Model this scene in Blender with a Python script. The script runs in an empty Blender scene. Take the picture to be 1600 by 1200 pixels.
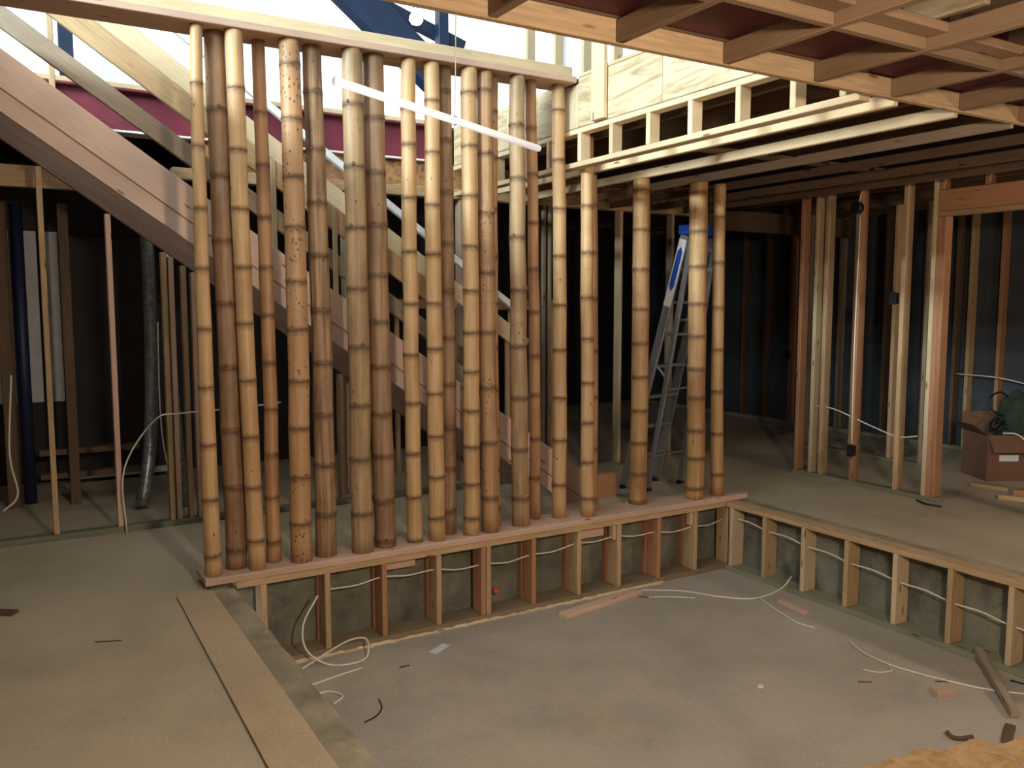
import bpy, bmesh, math, random
from mathutils import Vector, Matrix
random.seed(7)
scene = bpy.context.scene
COL = scene.collection
V = Vector

# ------------------------------------------------------------------ camera
cam_d = bpy.data.cameras.new('camera')
cam = bpy.data.objects.new('camera', cam_d)
COL.objects.link(cam)
cam_d.sensor_fit = 'HORIZONTAL'
cam_d.sensor_width = 36.0
cam_d.lens = 36.0 * 1320.0 / 1600.0
cam_d.clip_start = 0.05
cam_d.clip_end = 200
cam.location = (0, 0, 1.75)
YAW, PITCH = math.radians(59.1), math.radians(5.42)
cam.rotation_euler = (math.radians(90) - PITCH, 0, YAW - math.radians(90))
scene.camera = cam

# ------------------------------------------------------------------ world, lights, exposure
scene.view_settings.view_transform = 'Standard'
scene.view_settings.look = 'None'
scene.view_settings.gamma = 1.0
scene.view_settings.use_curve_mapping = False
scene.view_settings.exposure = 0.12
world = bpy.data.worlds.new('sky')
scene.world = world
world.use_nodes = True
bg = world.node_tree.nodes['Background']
bg.inputs['Color'].default_value = (0.80, 0.90, 1.0, 1)
bg.inputs['Strength'].default_value = 2.0


def area_light(name, loc, size_x, size_y, power, color, rot):
    d = bpy.data.lights.new(name, 'AREA')
    d.shape = 'RECTANGLE'
    d.size, d.size_y, d.energy, d.color = size_x, size_y, power, color
    o = bpy.data.objects.new(name, d)
    COL.objects.link(o)
    o.location = loc
    o.rotation_euler = rot
    return o


# daylight through the strip window of the upper storey (opening is built below)
area_light('window_daylight', (-4.86, 2.5, 5.25), 5.0, 0.75, 1350, (0.78, 0.95, 1.0),
           (0, math.radians(-90), 0)).rotation_euler = (math.radians(90), 0, math.radians(-90))


def point_light(name, loc, power, color, radius):
    d = bpy.data.lights.new(name, 'POINT')
    d.energy, d.color, d.shadow_soft_size = power, color, radius
    o = bpy.data.objects.new(name, d)
    COL.objects.link(o)
    o.location = loc
    return o


WORK_LAMP = (1.35, -0.35, 2.25)      # warm site lamp under the near ceiling framing
point_light('work_lamp_light', WORK_LAMP, 445, (1.0, 0.85, 0.70), 0.12)
FILL_LAMP = (6.5, 1.2, 1.90)      # unseen fill lamp, added to brighten the right slab
point_light('slab_fill_light', FILL_LAMP, 85, (1.0, 0.85, 0.70), 0.12)
BULB = (3.12, 6.8, 4.18)          # bare bulb hanging over the stairs
point_light('stair_bulb_light', BULB, 22, (0.95, 0.97, 1.0), 0.08)

# ------------------------------------------------------------------ materials
MATS = {}


def s2l(r, g, b):
    f = lambda c: (c / 255 / 12.92) if c / 255 <= 0.04045 else ((c / 255 + 0.055) / 1.055) ** 2.4
    return (f(r), f(g), f(b), 1)


def new_mat(name):
    m = bpy.data.materials.new(name)
    m.use_nodes = True
    nt = m.node_tree
    b = nt.nodes['Principled BSDF']
    MATS[name] = m
    return m, nt, b


def N(nt, t, **kw):
    n = nt.nodes.new(t)
    for k, v in kw.items():
        setattr(n, k, v)
    return n


def ramp(nt, stops):
    r = nt.nodes.new('ShaderNodeValToRGB')
    e = r.color_ramp.elements
    while len(e) < len(stops):
        e.new(0.5)
    for i, (p, c) in enumerate(stops):
        e[i].position = p
        e[i].color = c
    return r


def mix(nt, a, b, fac, blend='MIX'):
    m = nt.nodes.new('ShaderNodeMix')
    m.data_type = 'RGBA'
    m.blend_type = blend
    for sock, val in ((m.inputs[0], fac), (m.inputs[6], a), (m.inputs[7], b)):
        if hasattr(val, 'is_output'):
            nt.links.new(val, sock)
        else:
            sock.default_value = val
    return m.outputs[2]


def coords(nt, scale, offset_random=True):
    tc = N(nt, 'ShaderNodeTexCoord')
    mp = N(nt, 'ShaderNodeMapping')
    mp.inputs['Scale'].default_value = scale
    if offset_random:
        oi = N(nt, 'ShaderNodeObjectInfo')
        mul = N(nt, 'ShaderNodeMath', operation='MULTIPLY')
        mul.inputs[1].default_value = 37.0
        nt.links.new(oi.outputs['Random'], mul.inputs[0])
        cmb = N(nt, 'ShaderNodeCombineXYZ')
        for i in range(3):
            nt.links.new(mul.outputs[0], cmb.inputs[i])
        nt.links.new(cmb.outputs[0], mp.inputs['Location'])
    nt.links.new(tc.outputs['Object'], mp.inputs['Vector'])
    return mp.outputs[0]


def noise(nt, vec, scale, detail=4, rough=0.55, dist=0.0):
    n = N(nt, 'ShaderNodeTexNoise')
    n.inputs['Scale'].default_value = scale
    n.inputs['Detail'].default_value = detail
    n.inputs['Roughness'].default_value = rough
    n.inputs['Distortion'].default_value = dist
    nt.links.new(vec, n.inputs['Vector'])
    return n.outputs['Fac']


def bump(nt, b, h, strength, dist=0.01):
    bp = N(nt, 'ShaderNodeBump')
    bp.inputs['Strength'].default_value = strength
    bp.inputs['Distance'].default_value = dist
    nt.links.new(h, bp.inputs['Height'])
    nt.links.new(bp.outputs[0], b.inputs['Normal'])


def wood(name, c, dark=0.72, tint=0.12, rough=0.75, knots=True):
    """softwood lumber: grain along the local X axis, knots, a tone per board"""
    m, nt, b = new_mat(name)
    v = coords(nt, (1, 1, 1))
    vg = coords(nt, (0.9, 14, 14))
    g = noise(nt, vg, 5.0, 5, 0.6, 0.6)
    c2 = tuple(x * dark for x in c[:3]) + (1,)
    r = ramp(nt, [(0.32, c2), (0.66, c)])
    nt.links.new(g, r.inputs[0])
    col = r.outputs[0]
    big = noise(nt, v, 1.3, 2)
    rb = ramp(nt, [(0.3, (0.80, 0.76, 0.72, 1)), (0.7, (1.05, 1.02, 1.0, 1))])
    nt.links.new(big, rb.inputs[0])
    col = mix(nt, col, rb.outputs[0], 1.0, 'MULTIPLY')
    if knots:
        vk = coords(nt, (1.6, 7, 7))
        vo = N(nt, 'ShaderNodeTexVoronoi')
        vo.inputs['Scale'].default_value = 1.7
        nt.links.new(vk, vo.inputs['Vector'])
        rk = ramp(nt, [(0.06, (1, 1, 1, 1)), (0.13, (0, 0, 0, 1))])
        nt.links.new(vo.outputs['Distance'], rk.inputs[0])
        col = mix(nt, col, (c[0] * 0.28, c[1] * 0.18, c[2] * 0.12, 1), rk.outputs[0])
    oi = N(nt, 'ShaderNodeObjectInfo')
    hs = N(nt, 'ShaderNodeMapRange')
    hs.inputs[3].default_value = 1 - tint
    hs.inputs[4].default_value = 1 + tint
    nt.links.new(oi.outputs['Random'], hs.inputs[0])
    hv = N(nt, 'ShaderNodeHueSaturation')
    nt.links.new(hs.outputs[0], hv.inputs['Value'])
    nt.links.new(col, hv.inputs['Color'])
    nt.links.new(hv.outputs[0], b.inputs['Base Color'])
    b.inputs['Roughness'].default_value = rough
    bump(nt, b, g, 0.12, 0.004)
    return m


def plain(name, c, rough=0.6, metal=0.0, var=0.12, scale=6.0, spec=0.5, emit=None, bumpy=0.0):
    m, nt, b = new_mat(name)
    v = coords(nt, (1, 1, 1))
    n = noise(nt, v, scale, 5)
    r = ramp(nt, [(0.3, tuple(x * (1 - var) for x in c[:3]) + (1,)), (0.7, tuple(min(1, x * (1 + var)) for x in c[:3]) + (1,))])
    nt.links.new(n, r.inputs[0])
    nt.links.new(r.outputs[0], b.inputs['Base Color'])
    b.inputs['Roughness'].default_value = rough
    b.inputs['Metallic'].default_value = metal
    b.inputs['Specular IOR Level'].default_value = spec
    if emit:
        b.inputs['Emission Color'].default_value = emit[0]
        b.inputs['Emission Strength'].default_value = emit[1]
    if bumpy:
        bump(nt, b, n, bumpy, 0.01)
    return m


def concrete(name, c, stain, dust, rough=0.8, sc=1.0):
    m, nt, b = new_mat(name)
    v = coords(nt, (1, 1, 1), False)
    n1 = noise(nt, v, 0.9 * sc, 6, 0.6, 0.4)
    n2 = noise(nt, v, 3.2 * sc, 6, 0.65)
    n3 = noise(nt, v, 55, 3, 0.6)
    n4 = noise(nt, v, 0.55 * sc, 3, 0.5, 0.8)
    r1 = ramp(nt, [(0.35, stain), (0.62, c)])
    nt.links.new(n1, r1.inputs[0])
    r2 = ramp(nt, [(0.44, (0, 0, 0, 1)), (0.72, (0.8, 0.8, 0.8, 1))])
    nt.links.new(n2, r2.inputs[0])
    r4 = ramp(nt, [(0.40, (0, 0, 0, 1)), (0.62, (1, 1, 1, 1))])
    nt.links.new(n4, r4.inputs[0])
    f = mix(nt, r2.outputs[0], r4.outputs[0], 1.0, 'MULTIPLY')
    col = mix(nt, r1.outputs[0], dust, f)
    r3 = ramp(nt, [(0.25, (0.86, 0.86, 0.86, 1)), (0.75, (1.06, 1.06, 1.06, 1))])
    nt.links.new(n3, r3.inputs[0])
    col = mix(nt, col, r3.outputs[0], 1.0, 'MULTIPLY')
    nt.links.new(col, b.inputs['Base Color'])
    b.inputs['Roughness'].default_value = rough
    bump(nt, b, n3, 0.08, 0.004)
    return m


def osb(name, c1, c2):
    m, nt, b = new_mat(name)
    v = coords(nt, (1, 1, 1))
    vo = N(nt, 'ShaderNodeTexVoronoi')
    vo.inputs['Scale'].default_value = 16
    nt.links.new(v, vo.inputs['Vector'])
    n = noise(nt, v, 9, 5, 0.6, 1.2)
    r = ramp(nt, [(0.35, c2), (0.6, c1)])
    nt.links.new(n, r.inputs[0])
    hv = N(nt, 'ShaderNodeHueSaturation')
    hv.inputs['Saturation'].default_value = 0.0
    nt.links.new(vo.outputs['Color'], hv.inputs['Color'])
    rr = ramp(nt, [(0.0, (0.72, 0.72, 0.72, 1)), (1.0, (1.1, 1.1, 1.1, 1))])
    nt.links.new(hv.outputs[0], rr.inputs[0])
    col = mix(nt, r.outputs[0], rr.outputs[0], 1.0, 'MULTIPLY')
    nt.links.new(col, b.inputs['Base Color'])
    b.inputs['Roughness'].default_value = 0.7
    return m


def plywood(name, c, c2, k=5.0):
    m, nt, b = new_mat(name)
    v = coords(nt, (0.35, 2.2, 2.2))
    n = noise(nt, v, k, 5, 0.6, 2.2)
    r = ramp(nt, [(0.35, c2), (0.55, c), (0.75, tuple(min(1, x * 1.1) for x in c[:3]) + (1,))])
    nt.links.new(n, r.inputs[0])
    nt.links.new(r.outputs[0], b.inputs['Base Color'])
    b.inputs['Roughness'].default_value = 0.75
    return m


def bamboo(name, c, streak, blotch, spots=0.0, rough=0.52):
    """culm skin: streaks along local Z, brown blotches and specks"""
    m, nt, b = new_mat(name)
    vs = coords(nt, (26, 26, 1.1))
    v = coords(nt, (1, 1, 0.55))
    s = noise(nt, vs, 1.6, 5, 0.6, 0.3)
    r = ramp(nt, [(0.30, streak), (0.62, c)])
    nt.links.new(s, r.inputs[0])
    bl = noise(nt, v, 3.4, 5, 0.6, 0.5)
    rb = ramp(nt, [(0.46, (0, 0, 0, 1)), (0.74, (0.85, 0.85, 0.85, 1))])
    nt.links.new(bl, rb.inputs[0])
    col = mix(nt, r.outputs[0], blotch, rb.outputs[0])
    vp = coords(nt, (1, 1, 0.6))
    vo = N(nt, 'ShaderNodeTexVoronoi')
    vo.inputs['Scale'].default_value = 30 if spots < 0.5 else 46
    nt.links.new(vp, vo.inputs['Vector'])
    gate = noise(nt, v, 7.0, 2)
    rg = ramp(nt, [(0.60 - 0.16 * spots, (0, 0, 0, 1)), (0.66 - 0.16 * spots, (1, 1, 1, 1))])
    nt.links.new(gate, rg.inputs[0])
    rs = ramp(nt, [(0.14 + 0.06 * spots, (1, 1, 1, 1)), (0.24 + 0.06 * spots, (0, 0, 0, 1))])
    nt.links.new(vo.outputs['Distance'], rs.inputs[0])
    f = mix(nt, rg.outputs[0], rs.outputs[0], 1.0, 'MULTIPLY')
    col = mix(nt, col, (0.10, 0.045, 0.02, 1), f)
    an = N(nt, 'ShaderNodeAttribute', attribute_name='node_band')
    nb = noise(nt, coords(nt, (1, 1, 1)), 26, 4, 0.7)
    mm = N(nt, 'ShaderNodeMath', operation='MULTIPLY')
    nt.links.new(an.outputs['Fac'], mm.inputs[0])
    nt.links.new(nb, mm.inputs[1])
    rn = ramp(nt, [(0.12, (0, 0, 0, 1)), (0.55, (0.85, 0.85, 0.85, 1))])
    nt.links.new(mm.outputs[0], rn.inputs[0])
    col = mix(nt, col, tuple(x * 0.32 for x in blotch[:3]) + (1,), rn.outputs[0])
    nt.links.new(col, b.inputs['Base Color'])
    b.inputs['Roughness'].default_value = rough
    bump(nt, b, s, 0.22, 0.003)
    return m


WOOD = wood('wood_stud', s2l(204, 172, 130))
WOOD_PINK = wood('wood_red_fir', s2l(224, 188, 164), 0.86)
WOOD_CEIL_SHADE = wood('wood_ceiling_shaded', s2l(148, 120, 90), 0.78)  # stud pine darkened, the ceiling's dimness put into its colour
WOOD_STRING = wood('wood_pink_daylit', s2l(236, 204, 182), 0.88)  # red fir lightened, bounced daylight put into the stringer colour
WOOD_ORANGE = wood('wood_orange_fir', s2l(190, 138, 100), 0.80)
WOOD_PALE = wood('wood_pale_spruce', s2l(222, 198, 160), 0.84)
WOOD_GREY = wood('wood_weathered', s2l(168, 150, 128), 0.78)
WOOD_GREEN = wood('wood_treated', s2l(140, 140, 114), 0.8)
WOOD_DUSTY = wood('wood_dusty_plate', s2l(158, 138, 106), 0.8)
WOOD_BROWN = wood('wood_shaded_brown', s2l(150, 122, 104), 0.72)  # far stringer wood, its shade darkened into the colour
WOOD_DARK = wood('wood_dark_brown', s2l(112, 88, 66), 0.7)
PLY = concrete('dusty_plywood_strip', s2l(200, 174, 140), s2l(186, 162, 130), s2l(202, 170, 130), 0.8, 2.2)
SLABM = osb('yellow_slab', s2l(212, 174, 124), s2l(190, 146, 98))
LVLM = plywood('plywood_rim', s2l(204, 186, 152), s2l(168, 142, 104), 4.0)
OSBM = osb('osb_board', s2l(176, 128, 84), s2l(104, 70, 46))
FLOOR_UP = concrete('concrete_dusty_floor', s2l(198, 180, 150), s2l(176, 159, 132), s2l(204, 183, 149))
FLOOR_PIT = concrete('concrete_pit_floor', s2l(190, 177, 159), s2l(168, 157, 142), s2l(200, 179, 146), 0.75, 1.2)
CURBM = concrete('concrete_curb', s2l(168, 154, 126), s2l(128, 117, 95), s2l(184, 168, 134), 0.9, 3.0)
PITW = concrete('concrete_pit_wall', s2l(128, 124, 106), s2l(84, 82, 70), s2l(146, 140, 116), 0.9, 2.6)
WALLN = plain('wall_plain', s2l(150, 132, 110), 0.9)
UPWHITE = plain('upper_white_sheet', (0.86, 0.87, 0.88, 1), 0.8, var=0.03)
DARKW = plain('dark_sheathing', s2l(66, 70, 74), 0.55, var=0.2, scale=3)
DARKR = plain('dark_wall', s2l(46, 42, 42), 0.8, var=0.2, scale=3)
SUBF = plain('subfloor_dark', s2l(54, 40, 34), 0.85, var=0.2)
REDST = plain('steel_red_primer', s2l(104, 32, 48), 0.5, var=0.15, scale=4)
MAROON = plain('steel_maroon', s2l(84, 30, 34), 0.6, var=0.2, scale=4)
BLUEST = plain('steel_blue_dark', s2l(26, 44, 72), 0.45, var=0.15)
WHITEP = plain('white_plastic', (0.84, 0.83, 0.82, 1), 0.4, var=0.03)
TUBEM = plain('white_tube_glow', (0.9, 0.88, 0.88, 1), 0.4, var=0.02, emit=((1.0, 0.95, 0.95, 1), 0.45))  # plain white tube, faint glow added to keep it white in shade
CABLE = plain('cable_white', s2l(226, 216, 198), 0.5, var=0.05)
BLACKP = plain('black_plastic', (0.012, 0.012, 0.013, 1), 0.4)
ALU = plain('aluminium', s2l(176, 180, 182), 0.38, 0.85, var=0.1)
BLUEP = plain('blue_plastic', s2l(22, 78, 186), 0.4)
YEL = plain('yellow_label', s2l(226, 198, 44), 0.5)
LBLW = plain('white_label', s2l(222, 222, 220), 0.5, var=0.03)
GREYP = plain('grey_print', s2l(120, 122, 124), 0.6)
CARD = plain('cardboard', s2l(118, 84, 62), 0.85, var=0.1, scale=3)
CARDD = plain('cardboard_inside', s2l(96, 62, 42), 0.9, var=0.1)
GREENF = plain('green_fabric', s2l(46, 58, 46), 0.95, var=0.25, scale=12, bumpy=0.4)
FOIL = plain('foil_wrap', s2l(150, 160, 166), 0.28, 0.7, var=0.35, scale=24, bumpy=0.9)
BLUEPIPE = plain('blue_pipe', s2l(34, 40, 70), 0.5)
WRAP = plain('house_wrap', s2l(200, 200, 200), 0.7, var=0.1)
ORANGE = plain('orange_foam', s2l(214, 104, 48), 0.7)
NODE = plain('bamboo_node', s2l(116, 84, 56), 0.7, var=0.35, scale=40)
CUT = plain('bamboo_cut', s2l(196, 160, 110), 0.8)
GLOW = plain('bulb_glass', (1, 1, 1, 1), 0.3, emit=((0.95, 0.97, 1, 1), 40.0))
GLOWW = plain('work_lamp_glass', (1, 0.9, 0.75, 1), 0.3, emit=((1.0, 0.80, 0.58, 1), 12.0))
GLASS = plain('window_glass', (0.9, 0.95, 1, 1), 0.05, var=0.0)
BAMB = {
    'gold': bamboo('bamboo_gold', s2l(201, 163, 116), s2l(178, 137, 90), s2l(167, 124, 82)),
    'tan': bamboo('bamboo_tan', s2l(186, 141, 98), s2l(159, 115, 75), s2l(142, 100, 66)),
    'brown': bamboo('bamboo_brown', s2l(165, 130, 96), s2l(129, 95, 64), s2l(106, 76, 52)),
    'speck': bamboo('bamboo_speckled', s2l(191, 148, 105), s2l(169, 124, 83), s2l(155, 111, 74), 1.0),
    'rough': bamboo('bamboo_cracked', s2l(178, 141, 103), s2l(98, 71, 48), s2l(87, 63, 43), 0.2, 0.65),
    'pale': bamboo('bamboo_pale_olive', s2l(182, 151, 111), s2l(144, 113, 75), s2l(129, 98, 69), 0.1),
    'spot': bamboo('bamboo_blotched', s2l(182, 141, 99), s2l(148, 108, 72), s2l(121, 86, 58), 0.6),
    'ochre': bamboo('bamboo_ochre', s2l(186, 146, 98), s2l(159, 117, 72), s2l(142, 98, 59)),
}

# ------------------------------------------------------------------ builders


def link(name, me, mat, parent=None):
    o = bpy.data.objects.new(name, me)
    COL.objects.link(o)
    if mat is not None and not me.materials:
        me.materials.append(mat)
    if parent is not None:
        o.parent = parent
    return o


def tag(o, label=None, cat=None, group=None, kind=None):
    if label:
        o['label'] = label
    if cat:
        o['category'] = cat
    if group:
        o['group'] = group
    if kind:
        o['kind'] = kind
    return o


def empty(name, loc=(0, 0, 0)):
    o = bpy.data.objects.new(name, None)
    COL.objects.link(o)
    o.location = loc
    o.empty_display_size = 0.1
    return o


BOARDS = {}


def board_mesh(L, w, d, mat):
    key = (round(L, 3), round(w, 3), round(d, 3), mat.name)
    if key in BOARDS:
        return BOARDS[key]
    bm = bmesh.new()
    bmesh.ops.create_cube(bm, size=1)
    bmesh.ops.scale(bm, vec=(L, w, d), verts=bm.verts)
    bv = min(0.004, w * 0.15, d * 0.15)
    bmesh.ops.bevel(bm, geom=bm.edges[:], offset=bv, segments=1, affect='EDGES')
    me = bpy.data.meshes.new('board')
    bm.to_mesh(me)
    bm.free()
    me.materials.append(mat)
    BOARDS[key] = me
    return me


def rel(parent, mw):
    """world matrix -> local matrix under an unrotated parent"""
    return Matrix.Translation(-parent.location) @ mw if parent is not None else mw


def board(name, p0, p1, w, d, mat, parent=None, up=(0, 0, 1)):
    """straight lumber from p0 to p1 (axis); w across, d along 'up'"""
    p0, p1, up = V(p0), V(p1), V(up)
    x = (p1 - p0)
    L = x.length
    x.normalize()
    if abs(x.dot(up)) > 0.99:
        up = V((0, 1, 0))
    y = up.cross(x).normalized()
    z = x.cross(y).normalized()
    M = Matrix((x, y, z)).transposed().to_4x4()
    M.translation = (p0 + p1) / 2
    o = link(name, board_mesh(L, w, d, mat), mat, parent)
    o.matrix_local = rel(parent, M)
    return o


def box(name, lo, hi, mat, parent=None):
    """axis-aligned board: its longest side becomes the grain axis"""
    lo, hi = V(lo), V(hi)
    c, s = (lo + hi) / 2, hi - lo
    ax = max(range(3), key=lambda i: s[i])
    if ax == 0:
        return board(name, (lo.x, c.y, c.z), (hi.x, c.y, c.z), s.y, s.z, mat, parent)
    if ax == 1:
        return board(name, (c.x, lo.y, c.z), (c.x, hi.y, c.z), s.x, s.z, mat, parent)
    return board(name, (c.x, c.y, lo.z), (c.x, c.y, hi.z), s.x, s.y, mat, parent, up=(0, 1, 0))


def from_py(name, verts, faces, mat, parent=None, smooth=False):
    me = bpy.data.meshes.new(name)
    me.from_pydata([tuple(v) for v in verts], [], faces)
    me.update()
    bm = bmesh.new()
    bm.from_mesh(me)
    bmesh.ops.recalc_face_normals(bm, faces=bm.faces)
    bm.to_mesh(me)
    bm.free()
    if smooth:
        for p in me.polygons:
            p.use_smooth = True
    o = link(name, me, mat, parent)
    if parent is not None:
        o.location = -parent.location
    return o


def prism(name, poly, z0, z1, mat, parent=None):
    """vertical extrusion of a plan polygon"""
    n = len(poly)
    vs = [(x, y, z0) for x, y in poly] + [(x, y, z1) for x, y in poly]
    fs = [tuple(range(n))[::-1], tuple(range(n, 2 * n))]
    fs += [(i, (i + 1) % n, n + (i + 1) % n, n + i) for i in range(n)]
    return from_py(name, vs, fs, mat, parent)


def smooth_path(pts, k=6):
    pts = [V(p) for p in pts]
    if len(pts) < 3:
        return pts
    out = []
    P = [pts[0] * 2 - pts[1]] + pts + [pts[-1] * 2 - pts[-2]]
    for i in range(1, len(P) - 2):
        for j in range(k):
            t = j / k
            a, b, c, d = P[i - 1], P[i], P[i + 1], P[i + 2]
            out.append(0.5 * ((2 * b) + (c - a) * t + (2 * a - 5 * b + 4 * c - d) * t * t + (3 * b - a - 3 * c + d) * t ** 3))
    out.append(pts[-1])
    return out


def tube(name, pts, r, mat, parent=None, seg=8, curved=True, k=6):
    pts = smooth_path(pts, k) if curved else [V(p) for p in pts]
    rs = r if isinstance(r, (list, tuple)) else [r] * len(pts)
    vs, fs = [], []
    prev = None
    for i, p in enumerate(pts):
        t = (pts[min(i + 1, len(pts) - 1)] - pts[max(i - 1, 0)]).normalized()
        ref = prev if prev is not None else (V((0, 0, 1)) if abs(t.z) < 0.9 else V((1, 0, 0)))
        a = (ref - t * ref.dot(t)).normalized()
        prev = a
        b = t.cross(a)
        for j in range(seg):
            q = 2 * math.pi * j / seg
            vs.append(p + (a * math.cos(q) + b * math.sin(q)) * rs[min(i, len(rs) - 1)])
    n = len(pts)
    for i in range(n - 1):
        for j in range(seg):
            fs.append((i * seg + j, i * seg + (j + 1) % seg, (i + 1) * seg + (j + 1) % seg, (i + 1) * seg + j))
    fs.append(tuple(range(seg))[::-1])
    fs.append(tuple(range((n - 1) * seg, n * seg)))
    return from_py(name, vs, fs, mat, parent, True)


def ring_stack(name, rows, seg, mat, parent=None, caps=True):
    """rows: (centre, radius) rings stacked along z"""
    vs, fs = [], []
    for c, r in rows:
        for j in range(seg):
            q = 2 * math.pi * j / seg
            vs.append((c[0] + r * math.cos(q), c[1] + r * math.sin(q), c[2]))
    for i in range(len(rows) - 1):
        for j in range(seg):
            fs.append((i * seg + j, i * seg + (j + 1) % seg, (i + 1) * seg + (j + 1) % seg, (i + 1) * seg + j))
    if caps:
        fs.append(tuple(range(seg))[::-1])
        fs.append(tuple(range((len(rows) - 1) * seg, len(rows) * seg)))
    me = bpy.data.meshes.new(name)
    me.from_pydata(vs, [], fs)
    me.update()
    for p in me.polygons:
        p.use_smooth = len(p.vertices) == 4
    return link(name, me, mat, parent)


def text_part(name, s, size, M, mat, parent):
    """lettering as flat mesh; M maps the text plane to the world"""
    cu = bpy.data.curves.new('lettering', 'FONT')
    cu.body = s
    cu.size = size
    cu.align_x = 'CENTER'
    cu.align_y = 'CENTER'
    cu.extrude = 0.0004
    tmp = bpy.data.objects.new('lettering_tmp', cu)
    COL.objects.link(tmp)
    dg = bpy.context.evaluated_depsgraph_get()
    me = bpy.data.meshes.new_from_object(tmp.evaluated_get(dg))
    bpy.data.objects.remove(tmp)
    me.materials.clear()
    o = link(name, me, mat, parent)
    o.matrix_local = rel(parent, M)
    return o


# ================================================================== SETTING
PIT = -0.56
XA0, XB, YA = 1.14, 5.31, 5.25      # pit: left edge, right stud face, back stud face
# main floor, with the hole of the pit (x 1.13..5.45, y -3..5.42)
flo = empty('floor', (0, 0, 0))
tag(flo, 'dusty tan concrete slab of the main level around the sunken pit', 'floor', kind='structure')
prism('slab', [(-5, -4), (0.99, -4), (0.99, 5.47), (5.462, 5.47), (5.462, -4), (14, -4), (14, 13), (-5, 13)], -0.14, 0.0, FLOOR_UP, flo)
fp = prism('floor_pit', [(0.9, -4), (5.55, -4), (5.55, 5.55), (0.9, 5.55)], PIT - 0.15, PIT, FLOOR_PIT)
tag(fp, 'grey dusty concrete floor of the sunken pit', 'floor', kind='structure')
t1 = prism('trim_1', [(0.74, 1.0), (0.985, 1.0), (1.005, 5.24), (0.80, 5.24)], 0.0, 0.014, PLY)
tag(t1, 'thin tan plywood strip laid along the concrete curb', 'plywood strip', kind='structure')
# curb: rough edged concrete
bm = bmesh.new()
rows = []
ny = 60
for i in range(ny + 1):
    y = -3.9 + (5.24 + 3.9) * i / ny
    j = lambda a: random.uniform(-a, a)
    rows.append([(0.992 + j(.003), y, -0.13), (0.992 + j(.003), y, 0.008 + j(.004)), (1.07, y, 0.012 + j(.005)), (1.14 + j(.010), y, 0.004 + j(.007)),
                 (1.15 + j(.006), y, -0.03 + j(.008)), (1.15 + j(.004), y, PIT)])
vs = [p for r_ in rows for p in r_]
fs = [(i * 6 + k, i * 6 + k + 1, (i + 1) * 6 + k + 1, (i + 1) * 6 + k) for i in range(ny) for k in range(5)]
fs += [tuple(range(6)), tuple(range(ny * 6, ny * 6 + 6))]
bm.free()
cb = from_py('trim_2', vs, fs, CURBM)
tag(cb, 'rough grey-green concrete curb along the open side of the pit', 'curb', kind='structure')

# ---- concrete retaining walls behind the pit studs
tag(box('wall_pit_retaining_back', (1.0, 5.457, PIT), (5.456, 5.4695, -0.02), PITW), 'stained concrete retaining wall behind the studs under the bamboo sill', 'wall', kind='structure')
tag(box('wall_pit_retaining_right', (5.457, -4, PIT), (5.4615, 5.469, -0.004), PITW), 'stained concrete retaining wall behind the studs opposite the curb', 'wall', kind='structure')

# ---- pit stud wall under the bamboo screen (2x6)
wa = empty('wall_pit_back', (1.2, YA, PIT))
tag(wa, 'low pale pine stud wall lining the pit under the bamboo sill', 'stud wall', kind='structure')
box('top_plate', (1.152, YA, -0.012), (5.45, YA + 0.145, 0.038), WOOD, wa)
box('bottom_plate', (1.152, YA - 0.005, PIT), (5.45, YA + 0.205, PIT + 0.04), WOOD_DUSTY, wa)
for i, x in enumerate([1.300, 1.714, 2.113, 2.524, 2.928, 3.319, 3.737, 4.132, 4.547, 4.954, 5.345]):
    m = [WOOD, WOOD, WOOD_ORANGE][i % 3]
    box('stud', (x, YA, PIT + 0.04), (x + 0.038, YA + 0.142, -0.012), m, wa)
    if i not in (0, 10):
        xo = x - 0.006
        box('back_stud', (xo, YA + 0.146, PIT + 0.04), (xo + 0.038, YA + 0.205, -0.012), WOOD_ORANGE, wa)
box('stud', (2.885, YA + 0.002, PIT + 0.04), (2.923, YA + 0.14, -0.012), WOOD_ORANGE, wa)
box('blocking', (2.155, YA + 0.09, -0.09), (2.40, YA + 0.128, -0.014), WOOD_PINK, wa)
box('blocking', (3.79, YA + 0.09, -0.11), (4.06, YA + 0.128, -0.014), WOOD_PINK, wa)
box('shim', (4.10, YA + 0.02, -0.14), (4.129, YA + 0.08, -0.013), WOOD_PALE, wa)
box('shim', (4.928, YA + 0.02, -0.13), (4.951, YA + 0.08, -0.013), WOOD_PALE, wa)

# ---- pit stud wall, right side (2x4)
wb = empty('wall_pit_right', (XB, 3, PIT))
tag(wb, 'low pine stud wall lining the pit on a green treated plate', 'stud wall', kind='structure')
box('top_plate', (XB, -3.0, -0.008), (XB + 0.145, 5.24, 0.03), WOOD, wb)
box('bottom_plate', (XB - 0.01, -3.0, PIT), (XB + 0.148, 5.235, PIT + 0.04), WOOD_GREEN, wb)
for i, y in enumerate([5.20, 4.83, 4.43, 4.03, 3.625, 3.22, 2.82, 2.41, 2.0]):
    box('stud', (XB, y - 0.038, PIT + 0.04), (XB + 0.142, y, -0.008), WOOD if i % 2 else WOOD_PALE, wb)
tag(box('trim_3', (5.458, -3.0, 0.0), (5.60, 5.2, 0.016), CURBM), 'grimy concrete lip between the pit plate and the far slab', 'curb', kind='structure')

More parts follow.
